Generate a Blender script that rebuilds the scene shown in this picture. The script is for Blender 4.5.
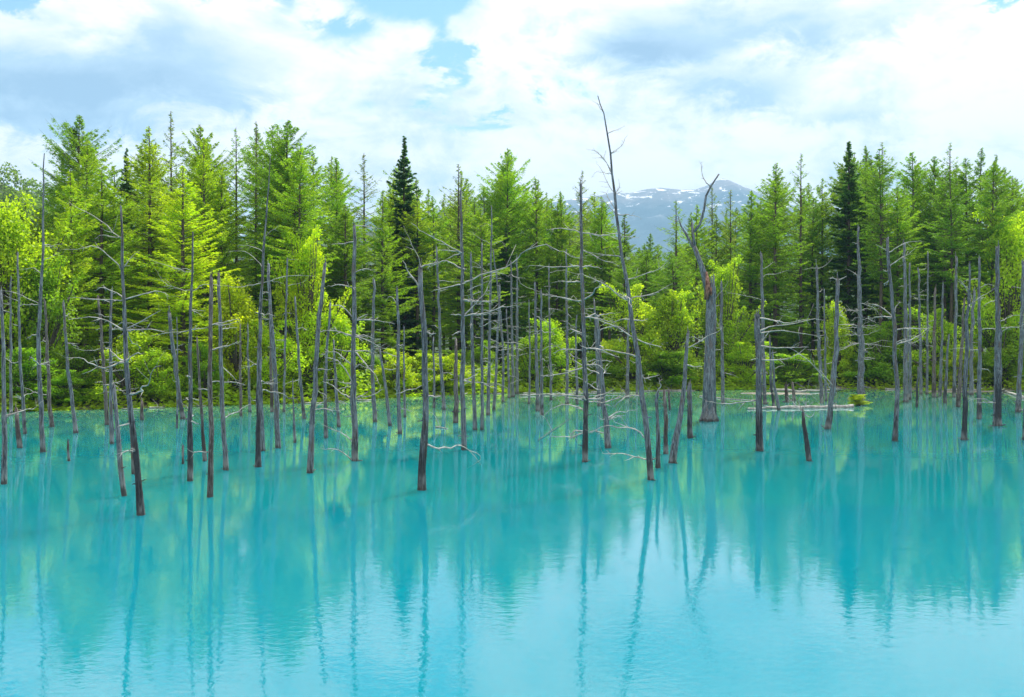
import bpy, math, random
import numpy as np
from mathutils import Vector, Matrix

for o in list(bpy.data.objects):
    bpy.data.objects.remove(o, do_unlink=True)
S = bpy.context.scene
COL = S.collection
rad = math.radians

# ------------------------------------------------------------------ camera
F, CX, CY, CAMZ = 995.0, 512.0, 348.5, 3.0
cd = bpy.data.cameras.new('camera'); cam = bpy.data.objects.new('camera', cd); COL.objects.link(cam)
cd.sensor_width = 36; cd.lens = 36*F/1024; cd.clip_start = 0.1; cd.clip_end = 20000
cam.location = (0, 0, CAMZ); cam.rotation_euler = (rad(90), 0, 0)
S.camera = cam
S.render.resolution_x = 1024; S.render.resolution_y = 697

# ------------------------------------------------------------------ light
SUN_EL, SUN_AZ = rad(57), rad(32)          # azimuth clockwise from +Y
SUN_STRENGTH = 4.6
EXPOSURE = 0.74
S.view_settings.view_transform = 'Standard'; S.view_settings.look = 'None'
S.view_settings.gamma = 1; S.view_settings.use_curve_mapping = False
S.view_settings.exposure = EXPOSURE
sl = bpy.data.lights.new('sun', 'SUN'); sl.energy = SUN_STRENGTH; sl.angle = rad(1.0); sl.color = (1, .955, .88)
so = bpy.data.objects.new('sun', sl); COL.objects.link(so)
sdir = Vector((math.sin(SUN_AZ)*math.cos(SUN_EL), math.cos(SUN_AZ)*math.cos(SUN_EL), math.sin(SUN_EL)))
so.rotation_euler = sdir.to_track_quat('Z', 'Y').to_euler(); so.location = (0, 0, 60)

# ------------------------------------------------------------------ node helpers
class NT:
    def __init__(s, tree): s.t = tree; s.n = tree.nodes; s.l = tree.links
    def put(s, inp, v):
        if v is None: return
        if hasattr(v, 'is_output') or isinstance(v, bpy.types.NodeSocket): s.l.new(v, inp)
        else:
            if inp.type == 'RGBA' and len(v) == 3: v = (*v, 1)
            inp.default_value = v
    def m(s, op, a, b=None, c=None, clamp=False):
        n = s.n.new('ShaderNodeMath'); n.operation = op; n.use_clamp = clamp
        for i, v in enumerate((a, b, c)): s.put(n.inputs[i], v)
        return n.outputs[0]
    def vm(s, op, a, b=None):
        n = s.n.new('ShaderNodeVectorMath'); n.operation = op
        s.put(n.inputs[0], a); s.put(n.inputs[1], b)
        return n.outputs[0]
    def noise(s, vec, scale, detail=4, rough=.5, dist=0.0, lac=2.0):
        n = s.n.new('ShaderNodeTexNoise'); s.put(n.inputs['Vector'], vec)
        n.inputs['Scale'].default_value = scale; n.inputs['Detail'].default_value = detail
        n.inputs['Roughness'].default_value = rough; n.inputs['Distortion'].default_value = dist
        n.inputs['Lacunarity'].default_value = lac
        return n.outputs['Fac']
    def ramp(s, f, stops, mode='LINEAR'):
        n = s.n.new('ShaderNodeValToRGB'); n.color_ramp.interpolation = mode
        e = n.color_ramp.elements
        while len(e) < len(stops): e.new(.5)
        for i, (p, c) in enumerate(stops):
            e[i].position = p
            e[i].color = (c, c, c, 1) if isinstance(c, (int, float)) else (*c, 1)
        s.put(n.inputs[0], f)
        return n.outputs[0]
    def mix(s, f, a, b, mode='MIX'):
        n = s.n.new('ShaderNodeMix'); n.data_type = 'RGBA'; n.blend_type = mode
        s.put(n.inputs[0], f); s.put(n.inputs[6], a); s.put(n.inputs[7], b)
        return n.outputs[2]
    def smooth(s, v, a, b):
        n = s.n.new('ShaderNodeMapRange'); n.interpolation_type = 'SMOOTHSTEP'
        s.put(n.inputs[0], v); n.inputs[1].default_value = a; n.inputs[2].default_value = b
        return n.outputs[0]
    def scale(s, vec, sc):
        n = s.n.new('ShaderNodeMapping'); s.put(n.inputs[0], vec); n.inputs['Scale'].default_value = sc
        return n.outputs[0]

# ------------------------------------------------------------------ sky with clouds
W = bpy.data.worlds.new('World'); S.world = W; W.use_nodes = True
t = NT(W.node_tree); t.n.clear()
out = t.n.new('ShaderNodeOutputWorld'); bg = t.n.new('ShaderNodeBackground'); t.l.new(bg.outputs[0], out.inputs[0])
sky = t.n.new('ShaderNodeTexSky'); sky.sky_type = 'NISHITA'; sky.sun_disc = False
sky.sun_elevation = SUN_EL; sky.sun_rotation = SUN_AZ; sky.air_density = 1.0; sky.dust_density = .6; sky.ozone_density = 2
SKY_STR = 0.1
tc = t.n.new('ShaderNodeTexCoord'); d = tc.outputs['Generated']
sx = t.n.new('ShaderNodeSeparateXYZ'); t.l.new(d, sx.inputs[0])
az = t.m('ARCTAN2', sx.outputs[0], sx.outputs[1]); el = t.m('ARCSINE', sx.outputs[2])
# cloud deck seen in perspective
zz = t.m('ADD', t.m('MAXIMUM', sx.outputs[2], 0.0), 0.16)
cb = t.n.new('ShaderNodeCombineXYZ')
t.l.new(t.m('DIVIDE', sx.outputs[0], zz), cb.inputs[0]); t.l.new(t.m('DIVIDE', sx.outputs[1], zz), cb.inputs[1])
cb.inputs[2].default_value = 3.7
P = cb.outputs[0]
n_big = t.noise(P, 1.1, 9, .62, .35)
n_fine = t.noise(t.vm('ADD', P, (5.1, 2.3, 0)), 2.6, 9, .66, .3)
n_shade = t.noise(t.vm('ADD', P, (1.7, 9.3, 4)), 1.2, 7, .55, .2)
n_puff = t.noise(t.scale(d, (1, 1, 1.7)), 13, 8, .68, .5)
n_bil = t.noise(t.scale(d, (1, 1, 1.9)), 5.5, 8, .6, .6)
warp = t.m('ADD', t.m('MULTIPLY', t.m('SUBTRACT', n_fine, .5), .12), t.m('MULTIPLY', t.m('SUBTRACT', n_bil, .5), .14))
warp2 = t.m('ADD', t.m('MULTIPLY', t.m('SUBTRACT', n_big, .5), .06), t.m('MULTIPLY', t.m('SUBTRACT', n_puff, .5), .10))
azw = t.m('ADD', az, warp); elw = t.m('ADD', el, warp2)
def blob(px, py, wx, wy, amp):
    a0 = math.atan((px-CX)/F); e0 = math.atan((CY-py)/F*math.cos(a0))
    u = t.m('DIVIDE', t.m('SUBTRACT', azw, a0), wx/F); v = t.m('DIVIDE', t.m('SUBTRACT', elw, e0), wy/F)
    r = t.m('ADD', t.m('MULTIPLY', u, u), t.m('MULTIPLY', v, v))
    return t.m('MULTIPLY', t.m('EXPONENT', t.m('MULTIPLY', r, -1.0)), amp)
def total(lst):
    acc = None
    for b in lst:
        g = blob(*b); acc = g if acc is None else t.m('ADD', acc, g)
    return acc
holes = total([(415, 5, 70, 22, .5), (445, 68, 16, 34, .38), (482, 122, 46, 13, .42), (14, 8, 34, 12, .55), (345, 42, 50, 16, .26),
               (285, 8, 20, 14, .3), (205, 3, 16, 10, .3), (1005, 3, 30, 7, .4), (700, 168, 150, 14, .20), (60, 155, 60, 8, .25)])
shade = total([(60, 92, 130, 36, .62), (215, 80, 95, 30, .34), (30, 128, 90, 16, .42), (150, 28, 60, 20, .28), (655, 56, 60, 24, .42),
               (745, 96, 55, 16, .36), (800, 38, 60, 18, .22), (570, 60, 60, 16, .12), (950, 140, 60, 12, .14),
               (870, 112, 130, 9, .12), (560, 15, 50, 15, .16), (900, 25, 60, 16, .16)])
base_cov = t.m('ADD', t.m('MULTIPLY', t.m('SUBTRACT', n_big, .5), 1.5), .80)
cov = t.m('SUBTRACT', base_cov, holes)
cov = t.m('ADD', cov, t.m('MULTIPLY', t.m('SUBTRACT', n_puff, .5), .9))
cover = t.smooth(cov, .30, .60)
shn = t.m('ADD', t.m('MULTIPLY', t.m('MULTIPLY', shade, 1.35), t.m('ADD', t.m('MULTIPLY', n_shade, 1.3), .38)), t.m('MULTIPLY', t.m('SUBTRACT', n_shade, .48), 1.15))
shn = t.m('ADD', shn, t.m('MULTIPLY', t.m('SUBTRACT', n_fine, .5), .5))
shn = t.m('ADD', shn, t.m('MULTIPLY', t.m('SUBTRACT', n_bil, .46), 1.5))
shn = t.m('ADD', shn, t.m('MULTIPLY', t.m('SUBTRACT', n_puff, .46), 1.25))
shn = t.m('SUBTRACT', shn, .05)
CL = 0.83
cloud = t.ramp(shn, [(0.0, (CL*1.22, CL*1.10, CL*1.08)), (.14, (CL*1.09, CL*1.01, CL*1.01)), (.32, (CL*.82, CL*.83, CL*.87)), (.6, (CL*.47, CL*.595, CL*.69)), (1.0, (CL*.27, CL*.38, CL*.50))])
skyc = t.vm('SCALE', sky.outputs[0]); skyc.node.inputs['Scale'].default_value = SKY_STR
skyc = t.mix(1.0, skyc, (.62, 1.08, 1.08), 'MULTIPLY')
skyc = t.mix(.16, skyc, (.62, .62, .62))
final = t.mix(cover, skyc, cloud)
final = t.mix(t.smooth(el, -.01, -.06), final, (.12, .14, .12))
t.l.new(final, bg.inputs[0]); bg.inputs[1].default_value = 1.0

# ------------------------------------------------------------------ object helpers
def link(o): COL.objects.link(o); return o
def tag(o, label=None, cat=None, group=None, kind=None):
    if label: o['label'] = label
    if cat: o['category'] = cat
    if group: o['group'] = group
    if kind: o['kind'] = kind
    return o
def empty(name, loc, rz=0.0):
    o = bpy.data.objects.new(name, None); o.empty_display_size = .3
    o.location = loc; o.rotation_euler = (0, 0, rz); return link(o)
def mesh_obj(name, me, mat=None, parent=None):
    o = bpy.data.objects.new(name, me)
    if mat and not me.materials: me.materials.append(mat)
    o.parent = parent; return link(o)
def mesh_from(name, V, faces_flat, sizes, smooth=False):
    """V (n,3); faces_flat int array; sizes per-face loop counts"""
    me = bpy.data.meshes.new(name)
    V = np.asarray(V, np.float32); ff = np.asarray(faces_flat, np.int32); sz = np.asarray(sizes, np.int32)
    me.vertices.add(len(V)); me.vertices.foreach_set('co', V.ravel())
    me.loops.add(len(ff)); me.loops.foreach_set('vertex_index', ff)
    me.polygons.add(len(sz)); st = np.concatenate(([0], np.cumsum(sz)[:-1])).astype(np.int32)
    me.polygons.foreach_set('loop_start', st); me.polygons.foreach_set('loop_total', sz)
    me.polygons.foreach_set('use_smooth', np.full(len(sz), bool(smooth)))
    me.update(calc_edges=True); me.validate(); return me
class MB:
    """collects tubes into one mesh"""
    def __init__(s): s.V = []; s.F = []; s.Z = []; s.n = 0
    def tube(s, pts, rs, sides=8, rng=None, rough=0.0, cap=True, jag=0.0):
        pts = [Vector(p) for p in pts]; k = len(pts); ref = Vector((0.13, 1, 0.07)).normalized()
        for i, p in enumerate(pts):
            tg = (pts[min(i+1, k-1)]-pts[max(i-1, 0)])
            if tg.length < 1e-9: tg = Vector((0, 0, 1))
            tg.normalize(); a = ref-tg*ref.dot(tg)
            if a.length < .05: a = Vector((1, 0, 0))-tg*tg.x
            a.normalize(); b = tg.cross(a)
            for j in range(sides):
                th = 2*math.pi*j/sides; r = rs[i]
                if rough: r *= 1+rng.uniform(-rough, rough)
                q = p+(a*math.cos(th)+b*math.sin(th))*r
                if jag and i == k-1: q = q+tg*rng.uniform(-jag, jag)
                s.V.append(tuple(q))
        for i in range(k-1):
            for j in range(sides):
                a0 = s.n+i*sides+j; a1 = s.n+i*sides+(j+1) % sides
                s.F += [a0, a1, a1+sides, a0+sides]; s.Z.append(4)
        if cap:
            s.F += [s.n+(k-1)*sides+j for j in range(sides)]; s.Z.append(sides)
            s.F += [s.n+j for j in range(sides)][::-1]; s.Z.append(sides)
        s.n += k*sides
    def mesh(s, name, smooth=True): return mesh_from(name, s.V, s.F, s.Z, smooth)
def quads(name, Q):
    Q = np.asarray(Q, np.float32); n, k = Q.shape[:2]
    return mesh_from(name, Q.reshape(-1, 3), np.arange(n*k), np.full(n, k))

# ------------------------------------------------------------------ materials
def new_mat(name):
    m = bpy.data.materials.new(name); m.use_nodes = True; m.node_tree.nodes.clear()
    t = NT(m.node_tree); o = t.n.new('ShaderNodeOutputMaterial'); return m, t, o
def princ(t, o, base, rough=.8, bump=None, bstr=.3, bdist=.02, spec=.3):
    p = t.n.new('ShaderNodeBsdfPrincipled'); t.put(p.inputs['Base Color'], base); t.put(p.inputs['Roughness'], rough)
    p.inputs['Specular IOR Level'].default_value = spec
    if bump is not None:
        b = t.n.new('ShaderNodeBump'); b.inputs['Strength'].default_value = bstr; b.inputs['Distance'].default_value = bdist
        t.put(b.inputs['Height'], bump); t.l.new(b.outputs[0], p.inputs['Normal'])
    t.l.new(p.outputs[0], o.inputs[0]); return p

def leaf_mat(name, trans=.5, vary=.4):
    """base colour comes from the object's own colour, so that trees differ in species and tint"""
    m, t, o = new_mat(name)
    oi = t.n.new('ShaderNodeObjectInfo'); ge = t.n.new('ShaderNodeNewGeometry'); tcn = t.n.new('ShaderNodeTexCoord')
    n = t.noise(tcn.outputs['Object'], .55, 3, .6)
    k = t.m('ADD', t.m('MULTIPLY', ge.outputs['Random Per Island'], vary), 1-vary/2)
    k = t.m('MULTIPLY', k, t.m('ADD', t.m('MULTIPLY', n, .7), .65))
    c = t.vm('SCALE', oi.outputs['Color']); t.l.new(k, c.node.inputs['Scale'])
    hs = t.n.new('ShaderNodeHueSaturation'); t.put(hs.inputs['Color'], c)
    t.put(hs.inputs['Hue'], t.m('ADD', t.m('MULTIPLY', n, .05), .475))
    c = hs.outputs[0]
    df = t.n.new('ShaderNodeBsdfDiffuse'); t.l.new(c, df.inputs[0])
    tr = t.n.new('ShaderNodeBsdfTranslucent')
    t.put(tr.inputs[0], t.mix(1.0, c, (1.8, 1.7, .6), 'MULTIPLY'))
    gl = t.n.new('ShaderNodeBsdfGlossy'); gl.inputs['Roughness'].default_value = .45; gl.inputs[0].default_value = (.5, .5, .5, 1)
    mx = t.n.new('ShaderNodeMixShader'); mx.inputs[0].default_value = trans
    t.l.new(df.outputs[0], mx.inputs[1]); t.l.new(tr.outputs[0], mx.inputs[2])
    m2 = t.n.new('ShaderNodeMixShader'); m2.inputs[0].default_value = .04
    t.l.new(mx.outputs[0], m2.inputs[1]); t.l.new(gl.outputs[0], m2.inputs[2]); t.l.new(m2.outputs[0], o.inputs[0])
    return m
M_NEEDLE = leaf_mat('conifer_needles', .6)
M_LEAF = leaf_mat('broad_leaves', .55, .5)

def bark_mat(name, c1, c2):
    m, t, o = new_mat(name); tcn = t.n.new('ShaderNodeTexCoord')
    v = t.scale(tcn.outputs['Object'], (6, 6, 1.2)); n = t.noise(v, 3, 6, .65)
    princ(t, o, t.mix(t.smooth(n, .3, .7), c1, c2), .9, n, .6, .03)
    return m
M_BARK = bark_mat('larch_bark', (.035, .028, .022), (.115, .10, .085))

def snag_mat(name, cool, dark, wet, low=1.3, streak=.5):
    """weathered wood: silver grey above, stained dark by high water below, a pale mineral line at the water"""
    m, t, o = new_mat(name); tcn = t.n.new('ShaderNodeTexCoord'); oi = t.n.new('ShaderNodeObjectInfo')
    ob = tcn.outputs['Object']
    off = t.vm('SCALE', oi.outputs['Location']); off.node.inputs['Scale'].default_value = .7
    v = t.vm('ADD', ob, off)
    g1 = t.noise(t.scale(v, (16, 16, 1.1)), 2.2, 6, .7)
    g2 = t.noise(t.scale(v, (2.2, 2.2, 1.0)), 1.8, 6, .65)
    g3 = t.noise(t.scale(v, (30, 30, 5)), 2.0, 3, .6)
    c = t.mix(t.smooth(g1, .40, .62), dark, cool)
    c = t.mix(t.m('MULTIPLY', t.smooth(g2, .5, .68), streak), c, dark)
    c = t.mix(t.m('MULTIPLY', t.smooth(g3, .52, .68), .6), c, (.33, .35, .35))
    g4 = t.noise(t.scale(v, (3, 3, .8)), 2.5, 4, .6)
    c = t.mix(t.m('MULTIPLY', t.smooth(g4, .52, .66), .6), c, (.13, .095, .07))
    sz = t.n.new('ShaderNodeSeparateXYZ'); t.l.new(ob, sz.inputs[0]); z = sz.outputs[2]
    zn = t.m('ADD', z, t.m('MULTIPLY', t.m('SUBTRACT', g2, .5), 2.2))
    zn = t.m('ADD', zn, t.m('MULTIPLY', t.m('SUBTRACT', g1, .5), 2.5))
    zn = t.m('ADD', zn, t.m('MULTIPLY', oi.outputs['Random'], 1.3))
    c = t.mix(t.m('MULTIPLY', t.m('SUBTRACT', 1.0, t.smooth(zn, low*.6, low*1.15)), .75), c, wet)
    zp = t.m('ADD', z, t.m('MULTIPLY', t.m('SUBTRACT', g1, .5), .6))
    zp = t.m('SUBTRACT', zp, t.m('MULTIPLY', oi.outputs['Random'], .12))
    c = t.mix(t.m('MULTIPLY', t.m('SUBTRACT', 1.0, t.smooth(zp, .12, .34)), t.m('MULTIPLY', t.smooth(g4, .35, .6), .7)), c, (.27, .285, .28))
    c = t.mix(t.m('MULTIPLY', t.m('SUBTRACT', 1.0, t.smooth(zp, .0, .06)), .8), c, (.05, .045, .04))
    h = t.m('ADD', g1, t.m('MULTIPLY', g3, .4))
    princ(t, o, c, .85, h, 1.0, .04)
    return m
M_SNAG = snag_mat('weathered_grey_wood', (.20, .25, .28), (.042, .052, .066), (.030, .029, .029), .8)
M_SNAGD = snag_mat('weathered_wood_dark_below', (.17, .215, .245), (.028, .036, .047), (.016, .017, .019), 2.0)
M_SNAGR = snag_mat('weathered_brown_wood', (.18, .175, .165), (.05, .040, .036), (.035, .026, .024), 1.2, .8)
def twig_mat():
    m, t, o = new_mat('bleached_dead_branch'); tcn = t.n.new('ShaderNodeTexCoord')
    n = t.noise(tcn.outputs['Object'], 7, 4, .6)
    princ(t, o, t.mix(t.smooth(n, .35, .65), (.20, .205, .19), (.43, .43, .40)), .8); return m
M_TWIG = twig_mat()
def m_break():
    m, t, o = new_mat('torn_red_wood'); tcn = t.n.new('ShaderNodeTexCoord')
    n = t.noise(t.scale(tcn.outputs['Object'], (14, 14, 2)), 2, 5, .6)
    princ(t, o, t.mix(t.smooth(n, .4, .6), (.07, .03, .022), (.30, .17, .12)), .9, n, .8, .02); return m
M_BREAK = m_break()

def ground_mat():
    m, t, o = new_mat('forest_ground'); tcn = t.n.new('ShaderNodeTexCoord'); v = tcn.outputs['Object']
    n = t.noise(v, .35, 6, .6); n2 = t.noise(v, 4, 6, .65)
    c = t.mix(t.smooth(n, .4, .6), (.03, .05, .012), (.05, .042, .025))
    c = t.mix(t.m('MULTIPLY', t.smooth(n2, .45, .7), .6), c, (.05, .045, .03))
    sz = t.n.new('ShaderNodeSeparateXYZ'); t.l.new(v, sz.inputs[0])
    shore = t.m('SUBTRACT', 1.0, t.smooth(t.m('ADD', sz.outputs[2], t.m('MULTIPLY', n, .15)), .14, .32))
    c = t.mix(shore, c, t.mix(n2, (.13, .115, .085), (.30, .29, .23)))
    princ(t, o, c, .95, n2, .5, .05); return m
M_GROUND = ground_mat()
def hill_mat():
    m, t, o = new_mat('wooded_hillside'); tcn = t.n.new('ShaderNodeTexCoord'); v = tcn.outputs['Object']
    n = t.noise(v, .02, 6, .65); n2 = t.noise(v, .16, 4, .7)
    c = t.mix(t.smooth(n, .35, .65), (.03, .055, .015), (.075, .13, .025))
    c = t.mix(t.smooth(n2, .4, .7), c, (.02, .035, .012))
    princ(t, o, c, .95, n2, 1, 4); return m
M_HILL = hill_mat()
def mountain_mat():
    m, t, o = new_mat('mountain_rock_and_snow'); ge = t.n.new('ShaderNodeNewGeometry'); v = ge.outputs['Position']
    n = t.noise(v, .0022, 7, .6); n2 = t.noise(t.scale(v, (1, .3, 2.2)), .016, 6, .66, .8); n3 = t.noise(v, .02, 5, .6)
    c = t.mix(t.smooth(n, .35, .65), (.009, .028, .034), (.02, .045, .048))
    sz = t.n.new('ShaderNodeSeparateXYZ'); t.l.new(v, sz.inputs[0]); z = sz.outputs[2]
    hi = t.smooth(t.m('ADD', z, t.m('MULTIPLY', t.m('SUBTRACT', n, .5), 400)), 590, 700)
    c = t.mix(t.m('MULTIPLY', hi, .8), c, t.mix(t.smooth(n3, .35, .65), (.10, .085, .075), (.20, .16, .14)))
    snow = t.m('MULTIPLY', t.smooth(n2, .585, .615), t.smooth(z, 520, 640))
    c = t.mix(snow, c, (.85, .86, .88))
    princ(t, o, c, .95, n3, .6, 8); return m
M_MOUNT = mountain_mat()

def water_mat():
    m, t, o = new_mat('milky_turquoise_water'); ge = t.n.new('ShaderNodeNewGeometry'); v = ge.outputs['Position']
    sz = t.n.new('ShaderNodeSeparateXYZ'); t.l.new(v, sz.inputs[0]); x, y = sz.outputs[0], sz.outputs[1]
    sl_ = t.noise(t.scale(v, (.10, .22, 1)), 1, 4, .55)
    # mineral suspension: deep clear turquoise near, paler and greener over the shallow far shelf
    far = t.smooth(t.m('ADD', y, t.m('MULTIPLY', t.m('SUBTRACT', sl_, .5), 6)), 18.0, 19.6)
    shelf = t.smooth(t.m('ADD', t.m('ADD', y, t.m('MULTIPLY', x, -.18)), t.m('MULTIPLY', t.m('SUBTRACT', sl_, .5), 22)), 30, 62)
    c = t.mix(far, (.000, .44, .565), (.0, .48, .55))
    c = t.mix(shelf, c, (.20, .58, .40))
    c = t.mix(t.m('MULTIPLY', t.smooth(sl_, .4, .65), .18), c, (.0, .39, .48))
    WK = .46
    c = t.mix(1.0, c, (WK, WK, WK), 'MULTIPLY')
    p = t.n.new('ShaderNodeBsdfPrincipled'); t.put(p.inputs['Base Color'], c)
    p.inputs['IOR'].default_value = 1.50; p.inputs['Roughness'].default_value = .012
    calm = t.noise(t.scale(v, (.06, .16, 1)), 1, 3, .5)
    w1 = t.noise(t.scale(v, (1.0, 1.6, 1)), 1.6, 3, .55, .2)
    w2 = t.noise(t.scale(v, (1.15, 1.4, 1)), 6.2, 3, .5, .5)
    amp2 = t.m('MULTIPLY', t.m('ADD', t.m('MULTIPLY', t.smooth(calm, .35, .65), .9), .28), .29)
    amp2 = t.m('MULTIPLY', amp2, t.m('SUBTRACT', 1.15, t.m('MULTIPLY', t.smooth(y, 13, 30), .75)))
    amp2 = t.m('MULTIPLY', amp2, t.m('SUBTRACT', 1.0, t.m('MULTIPLY', t.smooth(y, 34, 52), .7)))
    hgt = t.m('ADD', t.m('MULTIPLY', w1, .22), t.m('MULTIPLY', w2, amp2))
    b = t.n.new('ShaderNodeBump'); b.inputs['Strength'].default_value = 1.0; b.inputs['Distance'].default_value = .0062
    p.inputs['Subsurface Weight'].default_value = 1; p.inputs['Subsurface Radius'].default_value = (.3, 1, 1); p.inputs['Subsurface Scale'].default_value = 4.0
    t.put(b.inputs['Height'], hgt); t.l.new(b.outputs[0], p.inputs['Normal'])
    t.l.new(p.outputs[0], o.inputs[0]); return m
M_WATER = water_mat()

# ------------------------------------------------------------------ the setting
SX = [-400, -60, -24.2, -16.3, -11.7, -6.9, -.8, 6.2, 13.6, 25, 36, 60, 400]
SY = [40, 44, 47, 52, 54.8, 61.5, 67, 70, 72, 74.5, 71, 69, 68]
def shoreY(x): return np.interp(x, SX, SY)
def vnoise(x, y, sc, seed):
    r = np.random.RandomState(seed); s = 0
    for i in range(6):
        a = r.uniform(0, 2*np.pi); f = sc*(1.7**i); s = s+np.sin((x*np.cos(a)+y*np.sin(a))*f+r.uniform(0, 6.3))/(1.5**i)
    return s/3
def ground_h(X, Y):
    s = Y-shoreY(X)-.5*vnoise(X, X*.3, .5, 3)
    z = np.where(s < 0, np.maximum(-2.2, s*.16), np.minimum(.65, .16*s+.02)+np.clip(s/8, 0, 1)*.18*vnoise(X, Y, .25, 5))
    near = np.where(Y < 5.2, np.clip((5.2-Y)*.42, 0, 1.4)+.05*vnoise(X, Y, .9, 8), -9)
    return np.where(near > -5, np.maximum(near, z), z)
def grid(name, xs, ys, zf, mat, smooth=True):
    X, Y = np.meshgrid(xs, ys); Z = zf(X, Y); nx, ny = len(xs), len(ys)
    V = np.stack([X.ravel(), Y.ravel(), Z.ravel()], 1)
    i = np.arange(nx-1)[None, :]+nx*np.arange(ny-1)[:, None]; i = i.ravel()
    f = np.stack([i, i+1, i+1+nx, i+nx], 1)
    return mesh_obj(name, mesh_from(name, V, f.ravel(), np.full(len(f), 4), smooth), mat)
xs = np.unique(np.concatenate([np.linspace(-6000, -300, 20), np.linspace(-300, -60, 30), np.linspace(-60, 60, 241), np.linspace(60, 300, 30), np.linspace(300, 6000, 20)]))
ys = np.unique(np.concatenate([np.linspace(-300, -10, 12), np.linspace(-10, 40, 80), np.linspace(40, 90, 140), np.linspace(90, 400, 40), np.linspace(400, 7000, 24)]))
tag(grid('ground', xs, ys, ground_h, M_GROUND), kind='structure')
wv = [(x, y, z) for x in (-400, 400) for y in (-1, 90) for z in (-3.5, 0)]
w = mesh_obj('water', mesh_from('water', wv, [0, 1, 3, 2, 4, 6, 7, 5, 0, 4, 5, 1, 2, 3, 7, 6, 0, 2, 6, 4, 1, 5, 7, 3], [4]*6), M_WATER); tag(w, kind='structure')

# wooded rise at the left and a low far ridge
def hill_z(X, Y):
    a = 74*np.exp(-((X+215)/105)**2-((Y-330)/95)**2)
    return a+1.2*vnoise(X, Y, .05, 11)-3
tag(grid('hill', np.linspace(-480, 30, 90), np.linspace(140, 560, 80), hill_z, M_HILL), kind='structure')
RPX = [-200, 0, 200, 400, 470, 530, 580, 612, 640, 760, 900, 1200]
RPY = [250, 250, 250, 225, 198, 202, 214, 235, 262, 262, 250, 250]
def ridge_z(X, Y):
    px = CX+F*X/950.0
    top = (CY-np.interp(px, RPX, RPY))/F*950+3
    return top*np.exp(-((Y-950)/260)**2)+2.5*vnoise(X, Y, .045, 21)+1.5*vnoise(X, Y, .15, 22)-6
tag(grid('far_ridge', np.linspace(-900, 900, 260), np.linspace(500, 1400, 90), ridge_z, M_HILL), kind='structure')
MPX = [-400, 200, 400, 540, 575, 600, 612, 630, 645, 660, 678, 695, 706, 714, 722, 730, 740, 752, 770, 800, 900, 1400]
MPY = [250, 240, 212, 203, 197, 193, 190, 191, 187.5, 186, 188, 188, 184, 180, 176.5, 179, 183.5, 188, 196, 205, 220, 250]
def mount_z(X, Y):
    D0 = 4500.0
    px = CX+F*X/D0
    top = (CY-np.interp(px, MPX, MPY))/F*D0+3
    r = np.abs(Y-D0)/1500
    spur = .5+.5*np.sin(X*.0075+2.0*np.sin(X*.0021)+(Y-D0)*.0012)
    prof = np.clip(1-r**(1.0+.35*spur), 0, 1)
    e = np.clip(r*3, 0, 1)
    return top*prof+e*28*vnoise(X, Y, .006, 31)+e*10*vnoise(X, Y, .03, 32)-8
tag(grid('mountains', np.linspace(-3000, 3600, 420), np.linspace(2950, 6050, 150), mount_z, M_MOUNT), kind='structure')

# ------------------------------------------------------------------ air
hm, ht, ho = new_mat('thin_blue_air')
pv = ht.n.new('ShaderNodeVolumePrincipled'); pv.inputs['Color'].default_value = (.36, .68, 1.0, 1)
pv.inputs['Density'].default_value = .00020; pv.inputs['Anisotropy'].default_value = .1
ht.l.new(pv.outputs[0], ho.inputs['Volume'])
hx0, hx1, hy0, hy1, hz0, hz1 = -6100, 6100, -320, 7100, -12, 960
hv = [(x, y, z) for x in (hx0, hx1) for y in (hy0, hy1) for z in (hz0, hz1)]
hf = [0, 1, 3, 2, 4, 6, 7, 5, 0, 4, 5, 1, 2, 3, 7, 6, 0, 2, 6, 4, 1, 5, 7, 3]
hz = mesh_obj('haze', mesh_from('haze', hv, hf, [4]*6), hm); tag(hz, kind='stuff')

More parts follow.
